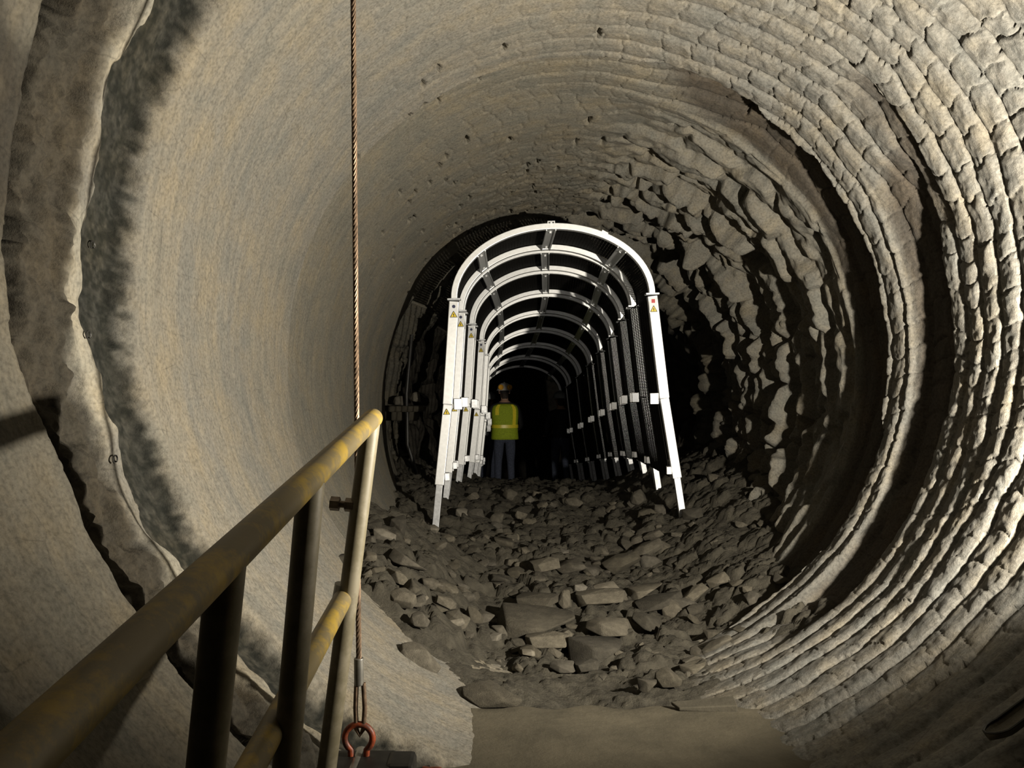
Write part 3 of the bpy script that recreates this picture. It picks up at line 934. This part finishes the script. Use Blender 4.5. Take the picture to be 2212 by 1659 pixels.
# ------------------------------------------------------------------ guard railing
def rail_at(px):                                     # top rail: x is constant, it rises away from the camera
    d = .334 * F / (CX - px)
    t = (d - .59) / (1.94 - .59)
    return Vector((-.334, d, -.255 + t * (.175)))
rr_ = .0235
root = empty('guard_railing', (-.44, 1.94, -.95))
tag(root, 'worn yellow pipe guard railing beside the camera with three posts', 'railing')
def off(p): return Vector(p) - root.location
tip = at(806, 903, 1.94); near = Vector((-.345, .30, -.295))
tr = MB().tube([off(near), off(near.lerp(tip, .5)), off(tip)], rr_, 28).build('top_rail', M['rail'], root, smooth=True)
def lean(d0, px0, py0, px1, py1):
    return off(at(px0, py0, d0)), off(at(px1, py1, d0))
posts = []
def on_rail(d):
    return near.lerp(tip, (d - near.y) / (tip.y - near.y))
for (d0, b) in ((1.905, (702, 1690)), (1.35, (612, 1720)), (.955, (434, 1760))):
    p0, p1 = off(on_rail(d0) - Vector((0, 0, .006))), off(at(b[0], b[1], d0))
    posts.append(MB().tube([p0, (p0 + p1) / 2, p1], rr_ * .98, 24).build('post', M['post'], root, smooth=True))
m0 = off(at(741, 1292, 1.90)); dirn = (near - tip).normalized()
mid = MB().tube([m0, m0 + dirn * .55, m0 + dirn * 1.2], rr_ * .98, 24).build('mid_rail', M['rail'], root, smooth=True)
wl = MB().tube([off(at(747, 1262, 1.915)), off(at(737, 1318, 1.915))], rr_ * 1.12, 24).build('pipe_sleeve', M['ferrule'], posts[0], smooth=True)
cp = MB().tube([off(tip) - (tip - near).normalized() * .001, off(tip) + (tip - near).normalized() * .005], [rr_ * .99, rr_ * .86], 28).build('end_cap', M['rail'], tr, smooth=True)
# set bolt and nut on the last post
bx = off(at(770, 1092, 1.90)); lx = off(at(713, 1087, 1.90))
dv_ = (lx - bx)
sb = MB().tube([bx, lx], .0085, 10).build('set_bolt', M['bolt'], posts[0], smooth=True)
def hexp(p, q, r): return MB().tube([p, q], r, 6)
hexp(bx + dv_ * .98, bx + dv_ * .64, .017).build('bolt_head', M['bolt'], sb)
hexp(bx + dv_ * .42, bx + dv_ * .10, .0165).build('nut', M['bolt'], sb)

# ------------------------------------------------------------------ wire rope, shackles
DR = 2.06
top = at(760, -340, DR); b0 = at(775, 1428, DR)
root = empty('wire_rope', b0)
tag(root, 'rusty twisted wire rope hanging vertically in front of the tunnel', 'wire rope')
m_ = MB()
Lr = (top - b0).length; ax = (top - b0).normalized()
uu = Vector((0, 1, 0)); uu = (uu - ax * uu.dot(ax)).normalized(); ww = ax.cross(uu)
ns = 420
for k in range(6):
    pts = []
    for i in range(ns + 1):
        t = i / ns * Lr; a = 2 * PI * (t / .085 + k / 6)
        pts.append(ax * t + (uu * math.cos(a) + ww * math.sin(a)) * .0042)
    m_.tube(pts, .0029, 6)
st_ = m_.build('rope_strands', M['rope'], root, smooth=True)
MB().tube([ax * .008, ax * -.062], .0125, 16).build('ferrule', M['ferrule'], root, smooth=True, bevel=.002)
# eye: two legs and the bend through the shackle
e0 = at(770, 1475, DR) - b0; e1 = at(785, 1475, DR) - b0
eye = [e0, at(768, 1530, DR) - b0, at(770, 1575, DR) - b0, at(777, 1588, DR) - b0, at(785, 1575, DR) - b0, at(788, 1530, DR) - b0, e1]
MB().tube(eye, .0062, 10).build('rope_eye', M['rope'], root, smooth=True)

sh = empty('bow_shackle', at(775, 1640, DR))
tag(sh, 'orange bow shackle through the eye of the wire rope', 'shackle')
o0 = sh.location
def bow(sc, fl=1):
    pts = []
    for i in range(25):
        a = math.radians(-55 + 290 * i / 24)
        pts.append((.034 * sc * math.cos(a), .0, .052 * sc + .034 * sc * math.sin(a)))
    pts = [(.018 * sc, 0, -.012 * sc)] + pts + [(-.018 * sc, 0, -.012 * sc)]
    return pts
MB().tube(bow(1.05), .0085, 12).build('bow', M['orange'], sh, smooth=True)
MB().tube([(-.036, 0, -.012), (.036, 0, -.012)], .0085, 12).build('pin', M['blacksteel'], sh, smooth=True)
s2 = empty('bow_shackle', at(905, 1668, 2.02), (1.25, 0, .5))
tag(s2, 'orange shackle lying at the bottom edge right of the rope', 'shackle')
MB().tube(bow(1.0), .0095, 12).build('bow', M['orange'], s2, smooth=True)
MB().tube([(-.034, 0, -.012), (.034, 0, -.012)], .009, 12).build('pin', M['blacksteel'], s2, smooth=True)
hb = empty('hoist_block', at(770, 1720, 2.04))
tag(hb, 'black steel hoist block under the orange bow shackle', 'hoist block')
MB().box((0, .0, .045), (.20, .12, .10)).box((.115, 0, .075), (.07, .09, .05)).build('housing', M['blacksteel'], hb, bevel=.012)
MB().tube([(0, -.07, .075), (0, .07, .075)], .022, 14).build('axle', M['ferrule'], hb, smooth=True)

# ------------------------------------------------------------------ small things on the walls and floor
def wall_pt(theta, s, inset=0.0):
    i = int(np.argmin(np.abs(sv - s))); j = int(np.argmin(np.abs(tv - theta)))
    r = R0 - H[i, j] - inset
    a = math.radians(theta)
    return Vector((axis_x(s) + r * math.cos(a), s, axis_z(s) + r * math.sin(a)))
for px, py, lab in ((192, 531, 'small wire hook on the crest of the left collar, upper one'), (186, 722, 'small wire hook on the crest of the left collar, middle one'), (240, 995, 'small wire hook low on the left collar')):
    # solve for the wall point under this pixel
    best = None
    for s in np.arange(1.9, 2.35, .01):
        for t in np.arange(150, 225, .5):
            p = wall_pt(t, s)
            e = (CX + F * p.x / p.y - px) ** 2 + (CY - F * p.z / p.y - py) ** 2
            if best is None or e < best[0]: best = (e, t, s)
    p = wall_pt(best[1], best[2], .004)
    pts = [Vector((.0, .0, 0)) + Vector((0.004, .011 * math.cos(a), .011 * math.sin(a))) for a in np.linspace(-.6, 4.2, 14)]
    pts = [Vector((-.02, pts[0].y, pts[0].z))] + pts
    o = MB().tube(pts, .0022, 6).build('wire_hook', M['blacksteel'], smooth=True, loc=p)
    tag(o, lab, 'wire hook', 'wire hooks on the left collar')
# scoop-ended steel strap lying on the lower right wall
pa_, pb_ = at(2148, 1612, 2.035), at(2300, 1500, 2.02)
root = empty('steel_channel', pa_)
tag(root, 'round-ended steel channel lying on the lower right wall at the frame corner', 'steel channel')
t_ = (pb_ - pa_).normalized(); nrm = Vector((axis_x(2.05) - pa_.x, 0, axis_z(2.05) - pa_.z)).normalized(); sd = t_.cross(nrm).normalized()
mb = MB(); n = 14; rows = []
Ls = (pb_ - pa_).length; W = .030
vsx_, fsx = [], []
prof = [(-1.0, .020), (-.85, .006), (-.4, 0), (0, -.002), (.4, 0), (.85, .006), (1.0, .020)]
for i in range(n + 1):
    u_ = i / n * Ls
    e_ = min(1.0, u_ / .05); wd = W * math.sqrt(max(0.04, 1 - (1 - e_) ** 2))
    for (a, h) in prof:
        vsx_.append(t_ * u_ + sd * (a * wd) + nrm * (h + .012 + (.012 * (1 - e_))))
m7 = len(prof)
for i in range(n):
    for k in range(m7 - 1):
        fsx.append((i * m7 + k, i * m7 + k + 1, (i + 1) * m7 + k + 1, (i + 1) * m7 + k))
mb.add(vsx_, fsx)
o = mb.build('channel_web', M['stone_pale'], root, smooth=True)
sol = o.modifiers.new('thickness', 'SOLIDIFY'); sol.thickness = .004
mb = MB(); k0 = [vsx_[i * m7] for i in range(n + 1)]; k1 = [vsx_[i * m7 + m7 - 1] for i in range(n + 1)]
mb.tube(list(reversed(k0)) + k1, .0035, 6)
mb.build('dark_rim', M['blacksteel'], root, smooth=True)
# flat chip at the slab's front edge
mb = MB().add([(-.10, -.03, 0), (.11, -.05, 0), (.12, .04, 0), (-.12, .03, 0), (-.10, -.03, .012), (.11, -.05, .03), (.12, .04, .03), (-.12, .03, .012)],
              [(3, 2, 1, 0), (4, 5, 6, 7), (0, 1, 5, 4), (1, 2, 6, 5), (2, 3, 7, 6), (3, 0, 4, 7)])
o = mb.build('concrete_chip', M['slab'], bevel=.004, loc=(.72, 2.98, -1.212))
tag(o, 'thin wedge-shaped concrete chip on the front edge of the floor slab', 'concrete chip')

# ------------------------------------------------------------------ people
def skin_body(name, verts, edges, radii, root_i, mats, pick):
    me = bpy.data.meshes.new(name)
    me.from_pydata(verts, edges, [])
    o = bpy.data.objects.new(name, me)
    COL.objects.link(o)
    sk = o.modifiers.new('skin', 'SKIN')
    for i, r in enumerate(radii):
        sv_ = me.skin_vertices[0].data[i]
        sv_.radius = r if isinstance(r, tuple) else (r, r)
        sv_.use_root = (i == root_i)
    ss = o.modifiers.new('sub', 'SUBSURF'); ss.levels = 2; ss.render_levels = 2
    dg = bpy.context.evaluated_depsgraph_get()
    m2 = bpy.data.meshes.new_from_object(o.evaluated_get(dg))
    o.modifiers.clear()
    o.data = m2
    m2.name = name
    m2.materials.clear()
    for mm in mats: m2.materials.append(mm)
    for p in m2.polygons:
        p.material_index = pick(p.center); p.use_smooth = True
    return o

def person(loc, rz, label, vest=True, hat='hat', muffs=True, top='jacket'):
    root = empty('person', loc, (0, 0, rz))
    tag(root, label, 'person', 'people standing in the dark drift')
    V = []; E = []; Rr = []
    def add(p, r, par=None):
        V.append(p); Rr.append(r)
        if par is not None: E.append((par, len(V) - 1))
        return len(V) - 1
    pel = add((0, 0, .95), (.155, .115))
    w = add((0, .005, 1.10), (.150, .11), pel)
    ch = add((0, .0, 1.28), (.175, .12), w)
    sh_ = add((0, -.01, 1.42), (.16, .10), ch)
    nk = add((0, .005, 1.52), (.058, .06), sh_)
    hd0 = add((0, .03, 1.60), (.072, .085), nk)
    hd = add((0, .035, 1.69), (.076, .095), hd0)
    hd1 = add((0, .03, 1.745), (.055, .07), hd)
    for s in (-1, 1):
        hip = add((s * .095, 0, .88), (.095, .10), pel)
        th_ = add((s * .10, .01, .68), (.085, .09), hip)
        kn = add((s * .105, .02, .49), (.062, .066), th_)
        cf = add((s * .11, -.005, .32), (.060, .064), kn)
        an = add((s * .115, -.01, .09), (.045, .05), cf)
        hl = add((s * .118, .0, .045), (.042, .042), an)
        to = add((s * .13, .15, .035), (.042, .032), hl)
        so = add((s * .20, -.005, 1.41), (.068, .068), sh_)
        ua = add((s * .255, -.015, 1.27), (.055, .058), so)
        el = add((s * .285, -.02, 1.12), (.045, .047), ua)
        fa = add((s * .25, .10, 1.05), (.040, .042), el)
        wr = add((s * .20, .22, 1.02), (.028, .031), fa)
        pm = add((s * .185, .275, 1.015), (.030, .020), wr)
        for f in range(4):
            dx = (f - 1.5) * .016
            k1 = add((s * .18 + dx, .315, 1.012 - abs(f - 1.5) * .003), .010, pm)
            k2 = add((s * .178 + dx, .345 - .006 * abs(f - 1.2), 1.0), .009, k1)
            k3 = add((s * .176 + dx, .355 - .008 * abs(f - 1.2), .98), .008, k2)
        t1 = add((s * .155, .265, 1.01), .011, pm)
        t2 = add((s * .14, .295, .998), .009, t1)
    def pick(c):
        if c.z > 1.49 and abs(c.x) < .1: return 2 if not (c.z > 1.56 and c.y < .0) else 4
        if c.y > .235 and .9 < c.z < 1.1: return 2
        if c.z < .12: return 3
        if c.z < .98 and abs(c.x) < .235: return 0
        return 1
    body = skin_body('body', V, E, Rr, 0, [M['jeans'], M[top], M['skin'], M['boot'], M['hair']], pick)
    body.parent = root
    # face: nose, brow, ears as small shaped pieces
    fm = MB()
    fm.add([(-.012, .125, 1.655), (.012, .125, 1.655), (0, .155, 1.65), (0, .122, 1.70)], [(0, 1, 2), (1, 3, 2), (3, 0, 2)])
    fm.build('nose', M['skin'], body)
    for s in (-1, 1):
        MB().tube([(s * .080, .03, 1.64), (s * .09, .025, 1.665), (s * .086, .025, 1.695)], [.008, .013, .008], 8).build('ear', M['skin'], body, smooth=True)
        MB().tube([(s * .03, .118, 1.69), (s * .03, .126, 1.69)], [.012, .008], 8).build('eye', M['ink'], body)
    MB().beam((-.022, .121, 1.625), (.022, .121, 1.625), .006, .006).build('mouth', M['red'], body)
    # hard hat: dome, brim, ridge
    h = MB(); n = 24; prof = [(.0, .118), (.04, .114), (.075, .098), (.10, .074), (.123, .035)]
    cz = 1.70; cy = .03
    vs2 = []; fs2 = []
    rings = [(.135, -.004), (.118, .0)] + [(max(.004, r), zz) for r, zz in ((.117, .03), (.108, .065), (.085, .095), (.05, .115), (.004, .122))]
    for (r, zz) in rings:
        for k in range(n):
            a = 2 * PI * k / n
            ry = r * 1.16 + (.03 if (zz < 0 and math.sin(a) > 0) else 0) * math.sin(a)
            vs2.append((r * math.cos(a), cy + ry * math.sin(a), cz + zz))
    for i in range(len(rings) - 1):
        for k in range(n):
            l = (k + 1) % n
            fs2.append((i * n + k, i * n + l, (i + 1) * n + l, (i + 1) * n + k))
    h.add(vs2, fs2)
    hat_o = h.build('hard_hat', M[hat], root, smooth=True)
    sol = hat_o.modifiers.new('thickness', 'SOLIDIFY'); sol.thickness = .004
    MB().tube([(0, cy + .12, cz + .07), (0, cy + .06, cz + .118), (0, cy, cz + .127), (0, cy - .07, cz + .112), (0, cy - .13, cz + .05)], .011, 8).build('ridge', M[hat], hat_o, smooth=True)
    MB().tube([(.112 * math.cos(a), cy - .005 + .115 * math.sin(a), cz - .035) for a in np.linspace(PI * 1.05, PI * 1.95, 12)], .007, 6).build('nape_strap', M['ink'], hat_o, smooth=True)
    if muffs:
        for s in (-1, 1):
            c0 = Vector((s * .070, cy - .115, cz + .045)); dn = Vector((s * .35, -1, .15)).normalized()
            MB().tube([c0 - dn * .01, c0 + dn * .022, c0 + dn * .034], [.044, .044, .030], 18).build('ear_muff', M['muff'], hat_o, smooth=True)
    if vest:
        rows_ = [(.885, .232, .178), (1.0, .222, .170), (1.12, .218, .165), (1.27, .232, .165), (1.38, .232, .152), (1.44, .205, .135), (1.475, .14, .115)]
        n = 32
        def vp(z, a, extra=0.0):
            zz = [r[0] for r in rows_]
            rx = np.interp(z, zz, [r[1] for r in rows_]) + extra; ry = np.interp(z, zz, [r[2] for r in rows_]) + extra
            c, s = math.cos(a), math.sin(a)
            pw = .78
            return (rx * math.copysign(abs(c) ** pw, c), -.005 + ry * math.copysign(abs(s) ** pw, s), z)
        zs = np.linspace(.885, 1.475, 15)
        v_ = MB(); vv = []; ff = []
        for z in zs:
            for k in range(n): vv.append(vp(z, 2 * PI * k / n))
        for i in range(len(zs) - 1):
            for k in range(n):
                a = 2 * PI * (k + .5) / n
                zc = (zs[i] + zs[i + 1]) / 2
                if 1.20 < zc < 1.42 and abs(math.cos(a)) > .97: continue      # arm holes
                l = (k + 1) % n
                ff.append((i * n + k, i * n + l, (i + 1) * n + l, (i + 1) * n + k))
        v_.add(vv, ff)
        vo = v_.build('safety_vest', M['vest'], root, smooth=True)
        sol = vo.modifiers.new('thickness', 'SOLIDIFY'); sol.thickness = .006
        t_ = MB(); vv = []; ff = []
        for z in (1.075, 1.128):
            for k in range(n): vv.append(vp(z, 2 * PI * k / n, .007))
        for k in range(n): l = (k + 1) % n; ff.append((k, l, n + l, n + k))
        t_.add(vv, ff); t_.build('waist_tape', M['tape'], vo, smooth=True)
        for s, ang in ((1, -58), (-1, -122), (1, 58), (-1, 122)):
            a = math.radians(ang); vv = []; ff = []
            zz = np.linspace(1.12, 1.46, 9)
            for z in zz:
                da = .16
                vv.append(vp(z, a - da, .008)); vv.append(vp(z, a + da, .008))
            for i in range(8): ff.append((2 * i, 2 * i + 1, 2 * i + 3, 2 * i + 2))
            if ang == -122: vv = vv[8:]; ff = [(2 * i, 2 * i + 1, 2 * i + 3, 2 * i + 2) for i in range(4)]
            MB().add(vv, ff).build('shoulder_tape', M['tape'], vo, smooth=True)
    return root

def stand(px, d):
    x = (px - CX) / F * d
    z = float(floor_full(np.array([x]), np.array([d]))[0])
    return (x, d, z)
P1 = stand(1090, 13.25)
person((P1[0], P1[1], -1.80), math.radians(8), 'person seen from behind in lime vest, jeans, white hard hat and orange ear muffs')
person((-.50 + .06, 14.6, -1.97), math.radians(-35), 'person in dark clothes and a grey hard hat half hidden behind the left legs', vest=False, hat='hatgrey', muffs=False)
person((.88, 14.4, -1.95), math.radians(20), 'dim person in jeans standing in the dark right of the lime vest', vest=False, hat='hatgrey', muffs=False)
